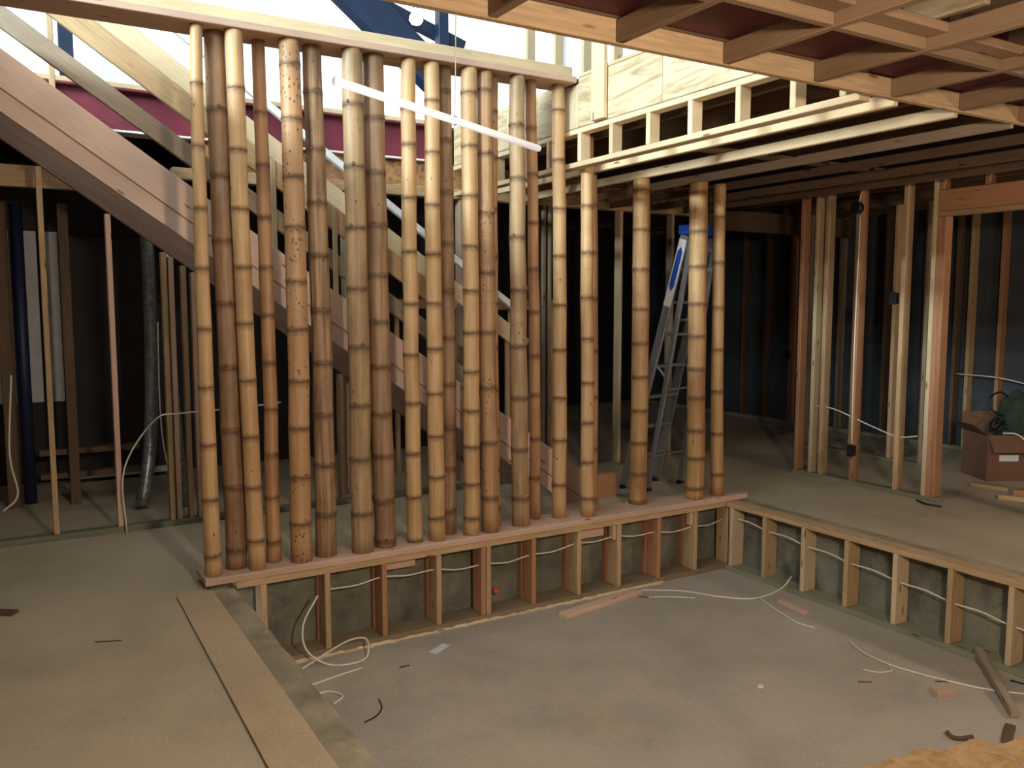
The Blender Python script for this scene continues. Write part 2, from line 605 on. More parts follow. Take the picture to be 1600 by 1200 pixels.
# ---- sill plank and header of the bamboo screen
ZS = 0.083
sp = board('sill_plank', (0.965, 5.375, 0.0605), (5.56, 5.375, 0.0605), 0.285, 0.045, WOOD_PINK)
tag(sp, 'long reddish fir plank the bamboo poles stand on', 'plank')
hd = empty('screen_header', (1.8, 5.385, 3.365))
tag(hd, 'doubled pale plank header capping the bamboo poles', 'header')
box('lower_plank', (-0.09, 5.235, 3.365), (3.69, 5.53, 3.41), WOOD_PINK, hd)
box('upper_plank', (-0.09, 5.29, 3.41), (3.69, 5.53, 3.49), WOOD_PALE, hd)

# ================================================================== BAMBOO SCREEN
POLES = [
    ('gold', 1.029, 5.310, 1.030, 5.300, 3.365, 0.052, 0.035, [0.21, 0.56, 0.9, 1.25, 1.6, 1.96, 2.31, 2.67, 3.03]),
    ('brown', 1.188, 5.390, 1.152, 5.395, 3.365, 0.066, 0.061, [0.21, 0.61, 0.97, 1.36, 1.75, 2.13, 2.52, 2.91]),
    ('gold', 1.294, 5.300, 1.246, 5.300, 3.365, 0.052, 0.053, [0.27, 0.61, 0.93, 1.28, 1.63, 1.97, 2.32, 2.67, 3.03]),
    ('tan', 1.425, 5.400, 1.420, 5.428, 3.365, 0.048, 0.041, [0.22, 0.51, 0.79, 1.08, 1.38, 1.68, 1.98, 2.29, 2.61, 2.93]),
    ('speck', 1.581, 5.319, 1.583, 5.319, 3.365, 0.069, 0.065, [0.34, 0.64, 0.96, 1.26, 1.59, 1.89, 2.23, 2.54, 2.89, 3.22]),
    ('rough', 1.763, 5.357, 1.739, 5.362, 3.365, 0.072, 0.060, [0.37, 0.7, 1.03, 1.37, 1.71, 2.06, 2.39, 2.73, 3.08]),
    ('pale', 1.999, 5.318, 1.985, 5.310, 3.365, 0.074, 0.067, [0.35, 0.72, 1.08, 1.47, 1.85, 2.24, 2.63, 3.02]),
    ('brown', 2.185, 5.355, 2.145, 5.350, 3.365, 0.075, 0.069, [0.13, 0.41, 0.72, 1.01, 1.33, 1.63, 1.94, 2.27, 2.61, 2.96]),
    ('gold', 2.404, 5.347, 2.374, 5.307, 3.365, 0.056, 0.050, [0.10, 0.41, 0.72, 1.07, 1.4, 1.75, 2.1, 2.46, 2.81, 3.04]),
    ('gold', 2.560, 5.310, 2.541, 5.300, 3.365, 0.060, 0.052, [0.25, 0.54, 0.83, 1.13, 1.44, 1.75, 2.09, 2.42, 2.77, 3.11]),
    ('brown', 2.709, 5.420, 2.657, 5.360, 3.365, 0.056, 0.055, [0.26, 0.57, 0.87, 1.18, 1.51, 1.84, 2.17, 2.52, 2.87, 3.2]),
    ('gold', 2.836, 5.310, 2.823, 5.300, 3.365, 0.060, 0.057, [0.21, 0.46, 0.73, 0.99, 1.27, 1.55, 1.84, 2.15, 2.5, 2.84, 3.2]),
    ('spot', 2.991, 5.312, 2.956, 5.310, 3.365, 0.065, 0.056, [0.34, 0.75, 1.15, 1.55, 1.97, 2.39, 2.8, 3.23]),
    ('tan', 3.115, 5.446, 3.052, 5.370, 3.365, 0.041, 0.039, [0.22, 0.51, 0.81, 1.11, 1.43, 1.75, 2.09, 2.43, 2.79, 3.11]),
    ('pale', 3.282, 5.346, 3.212, 5.300, 3.365, 0.069, 0.057, [0.3, 0.67, 1.06, 1.44, 1.85, 2.23, 2.65, 3.02]),
    ('tan', 3.480, 5.460, 3.360, 5.350, 3.365, 0.043, 0.042, [0.41, 0.72, 1.06, 1.36, 1.69, 2.01, 2.35, 2.7, 3.03]),
    ('gold', 3.659, 5.390, 3.605, 5.356, 3.365, 0.058, 0.049, [0.35, 0.7, 1.03, 1.4, 1.74, 2.11, 2.46, 2.82, 3.18]),
    ('gold', 3.878, 5.310, 3.840, 5.310, 3.00, 0.054, 0.048, [0.23, 0.52, 0.83, 1.14, 1.48, 1.8, 2.14, 2.49, 2.83]),
    ('tan', 4.027, 5.460, 3.997, 5.460, 2.755, 0.047, 0.045, [0.17, 0.59, 1.01, 1.38, 1.79, 2.15, 2.52]),
    ('ochre', 4.488, 5.440, 4.475, 5.440, 2.755, 0.074, 0.070, [0.105, 0.34, 0.6, 0.87, 1.15, 1.43, 1.71, 2.03, 2.35, 2.66]),
    ('ochre', 5.032, 5.337, 5.005, 5.337, 2.755, 0.079, 0.077, [0.18, 0.44, 0.68, 0.96, 1.2, 1.48, 1.75, 2.06, 2.35, 2.67]),
    ('ochre', 5.285, 5.329, 5.239, 5.329, 2.755, 0.057, 0.051, [0.27, 0.63, 1.0, 1.36, 1.72, 2.1, 2.48]),
]
LOOK = {'gold': 'golden', 'tan': 'slim tan', 'brown': 'dull brown', 'speck': 'thick speckled tan', 'rough': 'cracked fibrous brown',
        'pale': 'thick olive-tan', 'spot': 'tan dark-blotched', 'ochre': 'ochre'}
ORD = ['first', 'second', 'third', 'fourth', 'fifth', 'sixth', 'seventh', 'eighth', 'ninth', 'tenth', 'eleventh', 'twelfth', 'thirteenth',
       'fourteenth', 'fifteenth', 'sixteenth', 'seventeenth', 'eighteenth', 'nineteenth', 'twentieth', 'twenty-first', 'twenty-second']
SEG = 28


def pole(i, kind, x0, y0, x1, y1, zt, rb, rt, nodes):
    H = zt - ZS
    rnd = random.Random(100 + i)
    bend = rnd.uniform(-0.012, 0.012)
    wob = [(rnd.uniform(-.004, .004), rnd.uniform(-.004, .004)) for _ in range(len(nodes) + 2)]
    zn = [n - ZS for n in nodes]

    def centre(z):
        f = z / H
        a, b = 0, len(zn) + 1
        kn = [0] + zn + [H]
        for q in range(len(kn) - 1):
            if kn[q] <= z <= kn[q + 1] + 1e-6:
                t = (z - kn[q]) / max(1e-6, kn[q + 1] - kn[q])
                wx = wob[q][0] * (1 - t) + wob[q + 1][0] * t
                wy = wob[q][1] * (1 - t) + wob[q + 1][1] * t
                break
        else:
            wx = wy = 0
        s = math.sin(math.pi * f)
        return ((x1 - x0) * f + bend * s + wx, (y1 - y0) * f + wy, z)

    def radius(z):
        r = rb + (rt - rb) * z / H
        dn = min(abs(z - n) for n in zn)
        return r * (0.975 + 0.035 * math.exp(-(dn / 0.028) ** 2))
    zs = {0.0, H}
    for n in zn:
        for d in (-0.06, -0.03, -0.012, 0.0, 0.012, 0.03, 0.06):
            if 0 < n + d < H:
                zs.add(round(n + d, 4))
    z = 0.12
    while z < H:
        zs.add(round(z, 3))
        z += 0.12
    rows_ = [(centre(z), radius(z)) for z in sorted(zs)]
    o = ring_stack('bamboo_pole', rows_, SEG, BAMB[kind])
    at = o.data.attributes.new('node_band', 'FLOAT', 'POINT')
    vals = []
    for z in sorted(zs):
        dn = min((abs(z - n) * (1.0 if z < n else 1.7) for n in zn))
        vals += [math.exp(-(dn / 0.035) ** 2)] * SEG
    at.data.foreach_set('value', vals)
    o.location = (x0, y0, ZS)
    tag(o, '%s bamboo pole, %s from the curb end of the screen' % (LOOK[kind], ORD[i]), 'bamboo pole', 'bamboo poles of the screen')
    for n in zn:
        c, r = centre(n), radius(n)
        h = 0.0038 if r < 0.05 else 0.005
        tilt = rnd.uniform(-.12, .12)
        nr = ring_stack('node', [((c[0], c[1], -h - .003), r * 0.985), ((c[0], c[1], -h), r * 1.018), ((c[0], c[1], -h * .2), r * 1.012), ((c[0], c[1], h * .5), r * 1.022), ((c[0], c[1], h), r * 1.0), ((c[0], c[1], h + .003), r * 0.98)],
                        SEG, NODE, o, False)
        for v_ in nr.data.vertices:
            v_.co.z += n + (v_.co.x - c[0]) * tilt + 0.0015 * math.sin(v_.co.x * 190 + i)
        if kind in ('brown', 'rough', 'pale', 'spot') and rnd.random() < 0.45:
            a = rnd.uniform(math.pi * 1.15, math.pi * 1.75)
            bud = ring_stack('bud_scar', [((0, 0, -.012), .004), ((0, 0, -.006), .012), ((0, 0, .006), .010), ((0, 0, .016), .003)], 8, NODE, o)
            bud.location = (c[0] + math.cos(a) * r * .98, c[1] + math.sin(a) * r * .98, n + 0.012)
            bud.scale = (1, 1, 1.0)
    return o


for i, p in enumerate(POLES):
    pole(i, *p)

# ================================================================== STAIRCASE
st = empty('staircase', (4.7, 6.5, 0))
tag(st, 'open framed timber staircase without treads behind the bamboo screen', 'staircase')


def slope(name, y, k, m, x0, x1, thick, mat, w=0.038, par=st):
    """sloped board in the plane y: upper edge z = 1.75 + k - m x; thick = vertical measure"""
    u = lambda x: 1.75 + k - m * x
    vs = [(x0, y - w / 2, u(x0)), (x1, y - w / 2, u(x1)), (x1, y - w / 2, u(x1) - thick), (x0, y - w / 2, u(x0) - thick)]
    c = V(((x0 + x1) / 2, y, (u(x0) + u(x1) - thick) / 2))
    d = V((x1 - x0, 0, u(x1) - u(x0))).normalized()
    perp = thick * d.x
    return board(name, V((x0, y, u(x0) - thick / 2)), V((x1, y, u(x1) - thick / 2)), w, perp, mat, par, up=(0, 0, 1))


slope('stringer', 6.05, 1.558, .70, -0.06, 4.45, 0.24, WOOD_STRING)
slope('stringer', 6.062, 1.558 - .243, .70, -0.06, 4.30, 0.14, WOOD_STRING)
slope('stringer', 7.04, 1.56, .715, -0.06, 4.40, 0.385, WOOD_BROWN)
slope('guard_board', 6.10, 1.84, .69, 0.0, 3.4, 0.145, WOOD_GREY)
slope('guard_board', 6.10, 2.175, .69, 0.05, 3.1, 0.18, WOOD)
slope('guard_board', 6.93, 2.65, .69, 0.3, 4.3, 0.18, WOOD_PALE)
for k_, x in enumerate([1.26, 1.655, 1.745, 2.10, 2.19, 2.66]):
    z1 = 1.75 + 2.175 - .69 * x - 0.02
    z0 = 1.75 + 1.558 - .70 * x - 0.03
    if x == 2.66:
        z1 += 0.75
    box('guard_post', (x, 6.071, z0), (x + 0.036, 6.081 + .008, z1), WOOD_PALE, st)
for x in (0.35, 4.1):
    box('guard_post', (x, 6.95, max(0, 1.75 + 1.56 - .715 * x - .03)), (x + .038, 6.99, 1.75 + 2.65 - .69 * x), WOOD, st)
k0 = 3.316 - 1.75 + .705 * 1.877
hr = board('handrail', (0.4, 6.9, 1.75 + k0 - .705 * .4), (4.25, 6.9, 1.75 + k0 - .705 * 4.25), 0.055, 0.055, WHITEP, st)
prism('stringer_foot', [(4.45, 6.02), (4.72, 6.02), (4.72, 6.09), (4.45, 6.09)], 0.0, 0.22, WOOD_ORANGE, st)
# landing rail behind the stairs
lr = empty('landing_rail', (4.3, 8.0, 0))
tag(lr, 'horizontal wooden rail on short posts beyond the staircase', 'rail')
box('top_rail', (3.3, 7.96, 1.70), (5.4, 8.05, 1.80), WOOD_ORANGE, lr)
for x in (3.4, 4.1, 4.75, 5.3):
    box('post', (x, 7.98, 0), (x + .04, 8.03, 1.70), WOOD, lr)

# ================================================================== WALL UNDER THE STAIRS (left)
wl = empty('wall_stair', (0.3, 7.0, 0))
tag(wl, 'stud wall with sloped top under the staircase', 'stud wall', kind='structure')
box('bottom_plate', (-1.5, 6.99, 0), (4.2, 7.085, 0.045), WOOD_GREEN, wl)
for i, x in enumerate([-0.62, -0.22, 0.235, 0.672, 1.05, 1.10, 1.19, 1.262, 1.65, 2.05, 2.45, 2.85]):
    zt = 1.75 + 1.56 - .385 - .715 * (x + .04)
    zt = min(zt, 2.9)
    box('stud', (x, 7.0, 0.045), (x + 0.038, 7.085, zt), [WOOD, WOOD_PINK][i % 2], wl)
# flat ceiling beam at the far left under the landing
tag(box('landing_beam', (-1.5, 7.38, 2.62), (0.9, 7.44, 2.78), WOOD), 'flat pine beam under the stair landing', 'beam')

# ================================================================== RED STEEL BEAM AND RIM BEHIND STAIRS
rb_ = empty('steel_beam', (2, 7.4, 3.07))
tag(rb_, 'long red primed steel beam behind the staircase', 'steel beam')
box('web', (-1.4, 7.36, 3.085), (3.6, 7.375, 3.385), REDST, rb_)
box('flange', (-1.4, 7.27, 3.385), (3.6, 7.46, 3.402), REDST, rb_)
box('flange', (-1.4, 7.27, 3.068), (3.6, 7.46, 3.085), WHITEP, rb_)
box('nailer', (-1.4, 7.27, 3.402), (3.6, 7.46, 3.44), WOOD_PALE, rb_)
tag(box('rim_joist', (1.35, 7.33, 2.84), (6.9, 7.36, 3.066), OSBM), 'oriented strand rim board below the red steel beam', 'rim board')
tag(box('wall_plate', (1.2, 7.28, 2.745), (6.95, 7.40, 2.838), WOOD), 'pine plate under the strand rim board', 'plate')
wc = empty('wall_behind_stair', (5, 7.3, 0))
tag(wc, 'row of dim studs standing below the strand rim board', 'stud wall', kind='structure')
for i, x in enumerate([2.62, 3.78, 4.08, 4.62, 4.73, 4.80, 5.29, 5.72, 6.1, 6.45, 6.9]):
    box('stud', (x, 7.29, 0.0), (x + 0.038, 7.39, 2.745), WOOD_PALE if x in (5.29, 5.72) else WOOD_GREY, wc)  # two paler studs: window light on them put into the wood colour
box('blocking', (3.82, 7.30, 1.69), (4.62, 7.385, 1.73), WOOD_ORANGE, wc)

# ================================================================== FLOOR EDGE ON THE RIGHT OF THE VOID
XL = 3.70
lv = empty('rim_board', (XL, 4, 3.04))
tag(lv, 'deep yellow plywood rim board at the upper floor edge', 'rim board')
for y0, y1 in ((2.2, 4.30), (4.304, 5.234), (5.54, 7.25)):
    box('panel', (XL, y0, 3.045), (XL + .04, y1, 3.40), LVLM, lv)
box('panel', (XL, 5.238, 3.045), (XL + .04, 5.536, 3.36), LVLM, lv)
box('cap', (XL - .005, 2.2, 3.40), (XL + .09, 5.23, 3.425), WOOD_PALE, lv)
tag(box('post_board', (XL - .042, 4.87, 3.05), (XL - .007, 5.02, 4.6), WOOD_PALE), 'white-lit upright board fixed to the plywood rim', 'board')
tag(box('post_block', (XL - .042, 6.1, 3.10), (XL - .003, 6.2, 3.30), WOOD_PALE), 'short pale block fixed on the plywood rim behind the poles', 'block')
ld = empty('soffit_frame', (XL, 4.6, 2.76))
tag(ld, 'pale ladder-shaped soffit frame below the plywood rim', 'frame')
box('rail', (XL, 2.82, 2.762), (XL + .09, 7.26, 2.80), WOOD_PALE, ld)
box('rail', (XL, 2.82, 3.003), (XL + .09, 7.26, 3.041), WOOD_PALE, ld)
for y in (6.85, 6.45, 6.02, 5.62, 5.20, 4.82, 4.42, 4.02, 3.62, 3.22, 2.9):
    box('block', (XL, y, 2.80), (XL + .09, y + .04, 3.003), WOOD_PALE, ld)
# ceiling joists over the right part
cj = empty('ceiling_right', (5.3, 5, 2.76))
tag(cj, 'parallel ceiling joists over the main level right of the void', 'ceiling', kind='structure')
for i, x in enumerate([3.95, 4.47, 5.02, 5.56, 6.1, 6.6]):
    box('joist', (x, 2.803, 2.76), (x + .04, 7.27, 2.825), [WOOD_PALE, WOOD_PALE, WOOD_GREY, WOOD_DARK, WOOD_DARK, WOOD_DARK][i], cj)  # paler near the void: daylight on the joists put into their colour
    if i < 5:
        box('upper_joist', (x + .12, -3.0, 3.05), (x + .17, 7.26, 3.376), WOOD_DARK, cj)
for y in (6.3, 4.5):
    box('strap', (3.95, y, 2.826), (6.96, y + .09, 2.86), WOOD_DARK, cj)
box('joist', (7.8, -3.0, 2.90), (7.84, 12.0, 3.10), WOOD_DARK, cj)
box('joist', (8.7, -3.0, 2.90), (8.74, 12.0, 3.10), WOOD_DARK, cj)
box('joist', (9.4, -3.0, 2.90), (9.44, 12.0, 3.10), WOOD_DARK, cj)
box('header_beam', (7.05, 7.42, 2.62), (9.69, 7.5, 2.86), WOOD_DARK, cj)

# ---- dropped ceiling framing near the camera
dc = empty('ceiling_near', (3, 1, 2.78))
tag(dc, 'dropped ceiling grid of pine joists and blocking near the lamp', 'ceiling', kind='structure')
ZC = 2.78
box('rim', (-0.1, 2.76, ZC), (7.0, 2.80, ZC + .095), WOOD, dc)
JX = [0.39, 0.97, 1.55, 2.13, 2.71, 3.29, 3.86, 4.44, 5.02, 5.6, 6.2]
for x in JX:
    box('joist', (x, -2.5, ZC + .002), (x + .04, 2.757, ZC + .09), WOOD_CEIL_SHADE, dc)
for a, b in zip(JX[:-1], JX[1:]):
    for y in (2.20, 0.9):
        yy = y + random.uniform(-.04, .04)
        box('blocking', (a + .042, yy, ZC + .006), (b - .002, yy + .04, ZC + .088), WOOD_CEIL_SHADE, dc)
        box('backing', (a + .042, yy - .095, ZC + .05), (b - .002, yy - .003, ZC + .088), WOOD_CEIL_SHADE, dc)
tag(box('edge_board', (-0.1, 2.762, ZC + .098), (3.695, 2.80, 3.36), WOOD_DARK), 'dark edge board closing the floor above the ceiling rim', 'board')
rs = empty('ceiling_steel_beam', (3, 2.5, 2.95))
tag(rs, 'dark red steel beam above the dropped ceiling grid', 'steel beam')
box('flange', (-0.1, 2.44, 2.885), (7.0, 2.757, 2.90), MAROON, rs)
box('web', (-0.1, 2.595, 2.90), (7.0, 2.61, 3.22), MAROON, rs)
box('flange', (-0.1, 2.44, 3.22), (7.0, 2.757, 3.235), MAROON, rs)
rs2 = empty('ceiling_steel_beam', (3, 1.0, 3.0))
tag(rs2, 'second dark red steel beam above the near ceiling joists', 'steel beam')
box('flange', (-0.1, 0.85, 2.99), (7.0, 1.25, 3.005), MAROON, rs2)
box('web', (-0.1, 1.04, 3.005), (7.0, 1.055, 3.22), MAROON, rs2)
pb = tube('bamboo_offcut', [(1.9, 1.93, 2.98), (2.9, 1.83, 2.98)], 0.11, BAMB['tan'], None, 24, False)
tag(pb, 'thick bamboo offcut lying on the dropped ceiling joists', 'bamboo')

# ---- upper floor decks
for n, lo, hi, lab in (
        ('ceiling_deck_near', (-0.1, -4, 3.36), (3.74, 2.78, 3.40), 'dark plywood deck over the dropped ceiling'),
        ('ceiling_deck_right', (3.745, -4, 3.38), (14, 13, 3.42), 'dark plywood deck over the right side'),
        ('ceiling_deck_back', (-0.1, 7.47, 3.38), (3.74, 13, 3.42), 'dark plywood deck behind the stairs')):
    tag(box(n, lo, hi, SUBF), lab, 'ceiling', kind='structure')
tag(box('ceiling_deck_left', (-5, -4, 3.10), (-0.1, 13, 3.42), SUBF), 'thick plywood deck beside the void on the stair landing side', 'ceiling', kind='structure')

# ================================================================== OUTER SHELL, LOWER STOREY
for n, lo, hi, m, lab in (
        ('wall_left', (-5.1, -4, 0), (-5, 13, 3.1), WALLN, 'plain lower wall beyond the open floor'),
        ('wall_near', (-5, -4.1, -0.7), (14, -4, 3.38), WALLN, 'plain lower wall behind the lamp'),
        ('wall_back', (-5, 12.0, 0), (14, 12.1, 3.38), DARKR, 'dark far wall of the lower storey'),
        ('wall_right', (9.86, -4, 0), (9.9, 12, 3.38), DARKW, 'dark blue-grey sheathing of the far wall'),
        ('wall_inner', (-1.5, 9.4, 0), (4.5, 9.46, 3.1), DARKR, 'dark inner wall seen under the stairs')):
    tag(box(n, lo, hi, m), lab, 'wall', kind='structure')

# far studs on the dark sheathing
wr = empty('wall_far_studs', (9.7, 6, 0))
tag(wr, 'dim row of studs in front of the dark sheathing', 'stud wall', kind='structure')
for i, y in enumerate([9.35, 8.90, 8.42, 7.6, 6.9, 6.35, 5.95, 5.78, 5.42, 5.0, 4.55, 4.1]):
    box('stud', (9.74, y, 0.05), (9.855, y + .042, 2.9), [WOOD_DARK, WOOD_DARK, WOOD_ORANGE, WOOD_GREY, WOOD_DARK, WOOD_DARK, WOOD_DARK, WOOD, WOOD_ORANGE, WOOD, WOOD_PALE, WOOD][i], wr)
box('bottom_plate', (9.74, 3.0, 0), (9.855, 11.9, .05), WOOD_GREEN, wr)
box('top_plate', (9.74, 3.0, 2.9), (9.855, 11.9, 2.95), WOOD_DARK, wr)
# middle partition
wm = empty('wall_middle', (8.4, 6, 0))
tag(wm, 'second row of studs between the near partition and the far wall', 'stud wall', kind='structure')
for i, y in enumerate([6.98, 6.75, 6.30, 5.80, 5.42]):
    box('stud', (8.35, y, 0.045), (8.44, y + .042, 2.82), [WOOD_GREY, WOOD_DARK, WOOD, WOOD, WOOD_GREY][i], wm)
box('bottom_plate', (8.35, 5.4, 0), (8.44, 7.1, .045), WOOD_GREEN, wm)
box('top_plate', (8.35, 5.4, 2.82), (8.44, 7.1, 2.862), WOOD_DARK, wm)

# right partition with doorway
wp = empty('wall_partition', (7.0, 5, 0))
tag(wp, 'orange pine partition with bare studs and a doorway header', 'stud wall', kind='structure')
box('bottom_plate', (6.97, 4.36, 0), (7.07, 5.96, 0.04), WOOD_GREEN, wp)
box('top_plate', (6.97, 1.5, 2.862), (7.07, 7.4, 2.905), WOOD, wp)
box('top_plate', (6.97, 1.5, 2.907), (7.07, 7.4, 2.95), WOOD_DARK, wp)
for y, m, z1 in ((5.90, WOOD_ORANGE, 2.862), (5.72, WOOD_PALE, 2.862), (5.60, WOOD, 2.862), (5.23, WOOD_ORANGE, 2.862), (4.76, WOOD, 2.862),
                 (4.475, WOOD_PALE, 2.862), (4.432, WOOD_ORANGE, 2.50), (4.39, WOOD_ORANGE, 2.50)):
    box('stud', (6.97, y, 0.04), (7.07, y + .041, z1), m, wp)
box('door_header', (6.965, 2.9, 2.545), (7.01, 4.472, 2.725), WOOD_ORANGE, wp)
box('door_header', (6.965, 2.9, 2.502), (7.07, 4.472, 2.543), WOOD, wp)
for y in (4.42, 4.03, 3.6):
    box('cripple', (6.97, y, 2.727), (7.06, y + .04, 2.862), WOOD_ORANGE, wp)
box('stud', (6.97, 2.9, 0.0), (7.07, 2.94, 2.5), WOOD, wp)


def junction_box(loc, lab, round_=False):
    r = empty('junction_box', loc)
    tag(r, lab, 'junction box')
    if round_:
        b = ring_stack('body', [((0, 0, 0), .052), ((0, 0, .01), .056), ((0, 0, .05), .056), ((0, 0, .058), .05)], 20, BLACKP, r)
        b.rotation_euler = (0, math.radians(-90), 0)
        e = ring_stack('rim', [((0, 0, .058), .05), ((0, 0, .066), .053), ((0, 0, .066), .042)], 20, BLACKP, r, False)
        e.rotation_euler = (0, math.radians(-90), 0)
    else:
        o = board('body', V(loc) + V((0, -.03, 0)), V(loc) + V((0, .03, 0)), .05, .10, BLACKP, r)
        board('rim', V(loc) + V((-.028, -.036, 0)), V(loc) + V((-.028, .036, 0)), .006, .112, BLACKP, r)
        board('ear', V(loc) + V((-.02, .0, .062)), V(loc) + V((-.02, .0, .05)), .014, .02, BLACKP, r)
    return r


junction_box((6.965, 5.255, 2.65), 'round black ceiling box high on a partition stud', True)
junction_box((6.94, 5.22, 0.345), 'square black outlet box low on a partition stud')
junction_box((6.98, 4.86, 1.80), 'square black switch box halfway up beside a partition stud')
junction_box((9.71, 8.44, 1.02), 'square black outlet box on a far dim stud')

# cables on the partition
tag(tube('cable', [(6.955, 5.235, 0.40), (6.962, 5.245, 0.7), (6.96, 5.25, 1.4), (6.962, 5.245, 2.2), (6.96, 5.24, 2.58)], .006, CABLE), 'white cable running down a partition stud to the low outlet box', 'cable')
tag(tube('cable', [(7.03, 5.75, 0.72), (7.02, 5.5, .71), (7.02, 5.1, .60), (7.02, 4.8, .53), (7.02, 4.6, .56)], .006, CABLE), 'thin white cable strung low through the partition studs', 'cable')
tag(tube('cable', [(9.70, 5.9, 0.92), (9.70, 5.4, .91), (9.70, 4.9, .84), (9.70, 4.3, .83)], .007, CABLE), 'white cable strung across the far orange stud', 'cable')
tag(tube('cable', [(6.95, 5.25, 2.70), (6.93, 5.20, 2.80), (6.95, 5.1, 2.84), (6.95, 4.9, 2.85)], .006, CABLE), 'short white cable curling out of the round black box', 'cable')

# ================================================================== LEFT ROOM UNDER THE STAIRS
for i, (x0, x1, lab) in enumerate(((-.12, .06, 'narrow'), (.17, .29, 'slim'), (.31, .47, 'wide'))):
    o = box('house_wrap_panel', (x0, 9.33, 0.80), (x1, 9.36, 2.44), WRAP)
    tag(o, '%s strip of printed white house wrap on the dark inner wall' % lab, 'house wrap')
    for z in ((2.0, 1.2) if i == 2 else (1.62, 1.35, 1.0)):
        if i == 2:
            ring_stack('hole', [((0, 0, 0), .022), ((0, 0, .004), .022)], 12, BLACKP, o).matrix_local = o.matrix_local.inverted() @ (Matrix.Translation((.40, 9.328, z)) @ Matrix.Rotation(math.radians(90), 4, 'X'))
        else:
            for k in range(3):
                b = box('print', (x0 + .03, 9.322, z + k * .045), (x1 - .04 - .01 * k, 9.328, z + k * .045 + .018), GREYP)
                mw = b.matrix_local.copy()
                b.parent = o
                b.matrix_local = o.matrix_local.inverted() @ mw
tag(box('door_panel', (0.50, 9.2, 0.0), (1.35, 9.24, 2.40), DARKR), 'dark door slab leaning on the inner wall under the stairs', 'door slab')
tag(box('baseboard_inner', (0.52, 9.15, 0.04), (1.6, 9.185, 0.10), WRAP), 'short white baseboard piece under the stairs', 'baseboard', kind='structure')
for z in (.22, .43):
    tag(box('shelf_board', (0.2, 8.3, z), (1.0, 8.42, z + .05), WOOD_DARK), '%s dusty board spanning low under the stairs' % ('lower' if z < .3 else 'upper'), 'board')
tag(box('inner_post', (0.42, 8.2, 0), (0.50, 8.28, 2.6), WOOD_DARK), 'dim upright post behind the stair wall', 'post')
tag(box('pipe_stack_board', (-0.05, 8.3, 0), (0.05, 8.36, 2.6), WOOD_DARK), 'dark upright board beside the blue pipe', 'board')
tag(tube('blue_pipe', [(0.12, 8.45, 0.0), (0.12, 8.45, 2.6)], .05, BLUEPIPE, None, 14, False), 'dark blue vertical pipe under the stairs', 'pipe')
tag(tube('foil_duct', [(0.93, 7.75, 0.02), (1.02, 7.8, .5), (1.06, 7.8, 1.2), (1.07, 7.8, 1.9), (1.06, 7.8, 2.5)], .055, FOIL, None, 14), 'crinkled silver foil-wrapped duct under the stairs', 'duct')
tag(tube('foil_pipe', [(1.26, 7.62, 0.0), (1.24, 7.64, .6), (1.21, 7.64, 1.3), (1.20, 7.64, 2.2)], .03, FOIL, None, 12), 'thinner foil-wrapped pipe beside the duct', 'pipe')
tag(tube('cable', [(0.72, 6.93, .006), (0.72, 6.93, .50), (0.95, 6.93, .86), (1.15, 6.93, .90), (1.6, 6.9, .92), (1.9, 6.85, .95)], .006, CABLE), 'white cable arching across the stair wall studs', 'cable')
tag(tube('cable', [(1.08, 7.5, 1.6), (1.06, 7.4, .8), (1.1, 7.3, .35), (1.2, 7.2, .007)], .006, CABLE), 'white cable dangling beside the foil duct', 'cable')
tag(tube('cable', [(0.02, 7.6, 1.2), (-.02, 7.5, .6), (0.02, 7.4, .3), (-.08, 7.3, .2)], .007, CABLE), 'white cable loop hanging by the stair wall end', 'cable')

# ================================================================== UPPER STOREY
for n, lo, hi, lab in (
        ('wall_upper_right', (8.0, -4, 3.42), (8.1, 10.4, 6.6), 'white sheeted side wall of the upper storey'),
        ('wall_upper_near', (-5, -4.1, 3.42), (10, -4, 6.6), 'white sheeted near wall of the upper storey')):
    tag(box(n, lo, hi, UPWHITE), lab, 'wall', kind='structure')
ub = empty('wall_upper_back', (2.5, 10.4, 3.42))
tag(ub, 'unglazed upper back wall of white posts open to the sky', 'wall', kind='structure')
box('wall_panel', (-5, 10.4, 3.42), (10, 10.5, 3.62), UPWHITE, ub)
box('wall_panel', (-5, 10.4, 6.3), (10, 10.5, 6.6), UPWHITE, ub)
for x in (-5, -2.0, 1.0, 4.0, 7.0, 9.86):
    box('post', (x, 10.4, 3.62), (x + .14, 10.5, 6.3), UPWHITE, ub)
uw = empty('wall_upper_left', (-5, 4, 3.42))
tag(uw, 'white upper wall holding the long strip window', 'wall', kind='structure')
for lo, hi in (((-5.1, -4, 3.42), (-5, 10.4, 4.86)), ((-5.1, -4, 5.64), (-5, 10.4, 6.6)), ((-5.1, -4, 4.86), (-5, -.02, 5.64)), ((-5.1, 5.02, 4.86), (-5, 10.4, 5.64))):
    box('wall_panel', lo, hi, UPWHITE, uw)
tag(box('ceiling_upper', (-5.1, -4.1, 6.6), (10, 10.5, 6.7), UPWHITE), 'white sheeted roof underside above the void', 'ceiling', kind='structure')
w1 = empty('window_1', (-5.05, 2.5, 4.86))
tag(w1, 'long strip window lighting the upper storey', 'window', kind='structure')
box('frame', (-5.08, 0.0, 4.862), (-5.02, 5.0, 4.90), WHITEP, w1)
box('frame', (-5.08, 0.0, 5.60), (-5.02, 5.0, 5.638), WHITEP, w1)
# upper stud wall standing on the deck right of the void
us = empty('wall_upper_studs', (4.2, 6, 3.42))
tag(us, 'upper storey stud wall standing above the plywood rim', 'stud wall', kind='structure')
for y in (6.75, 6.29, 5.87, 5.46, 4.95):
    box('stud', (4.2, y, 3.42), (4.29, y + .04, 6.0), WOOD_PALE, us)
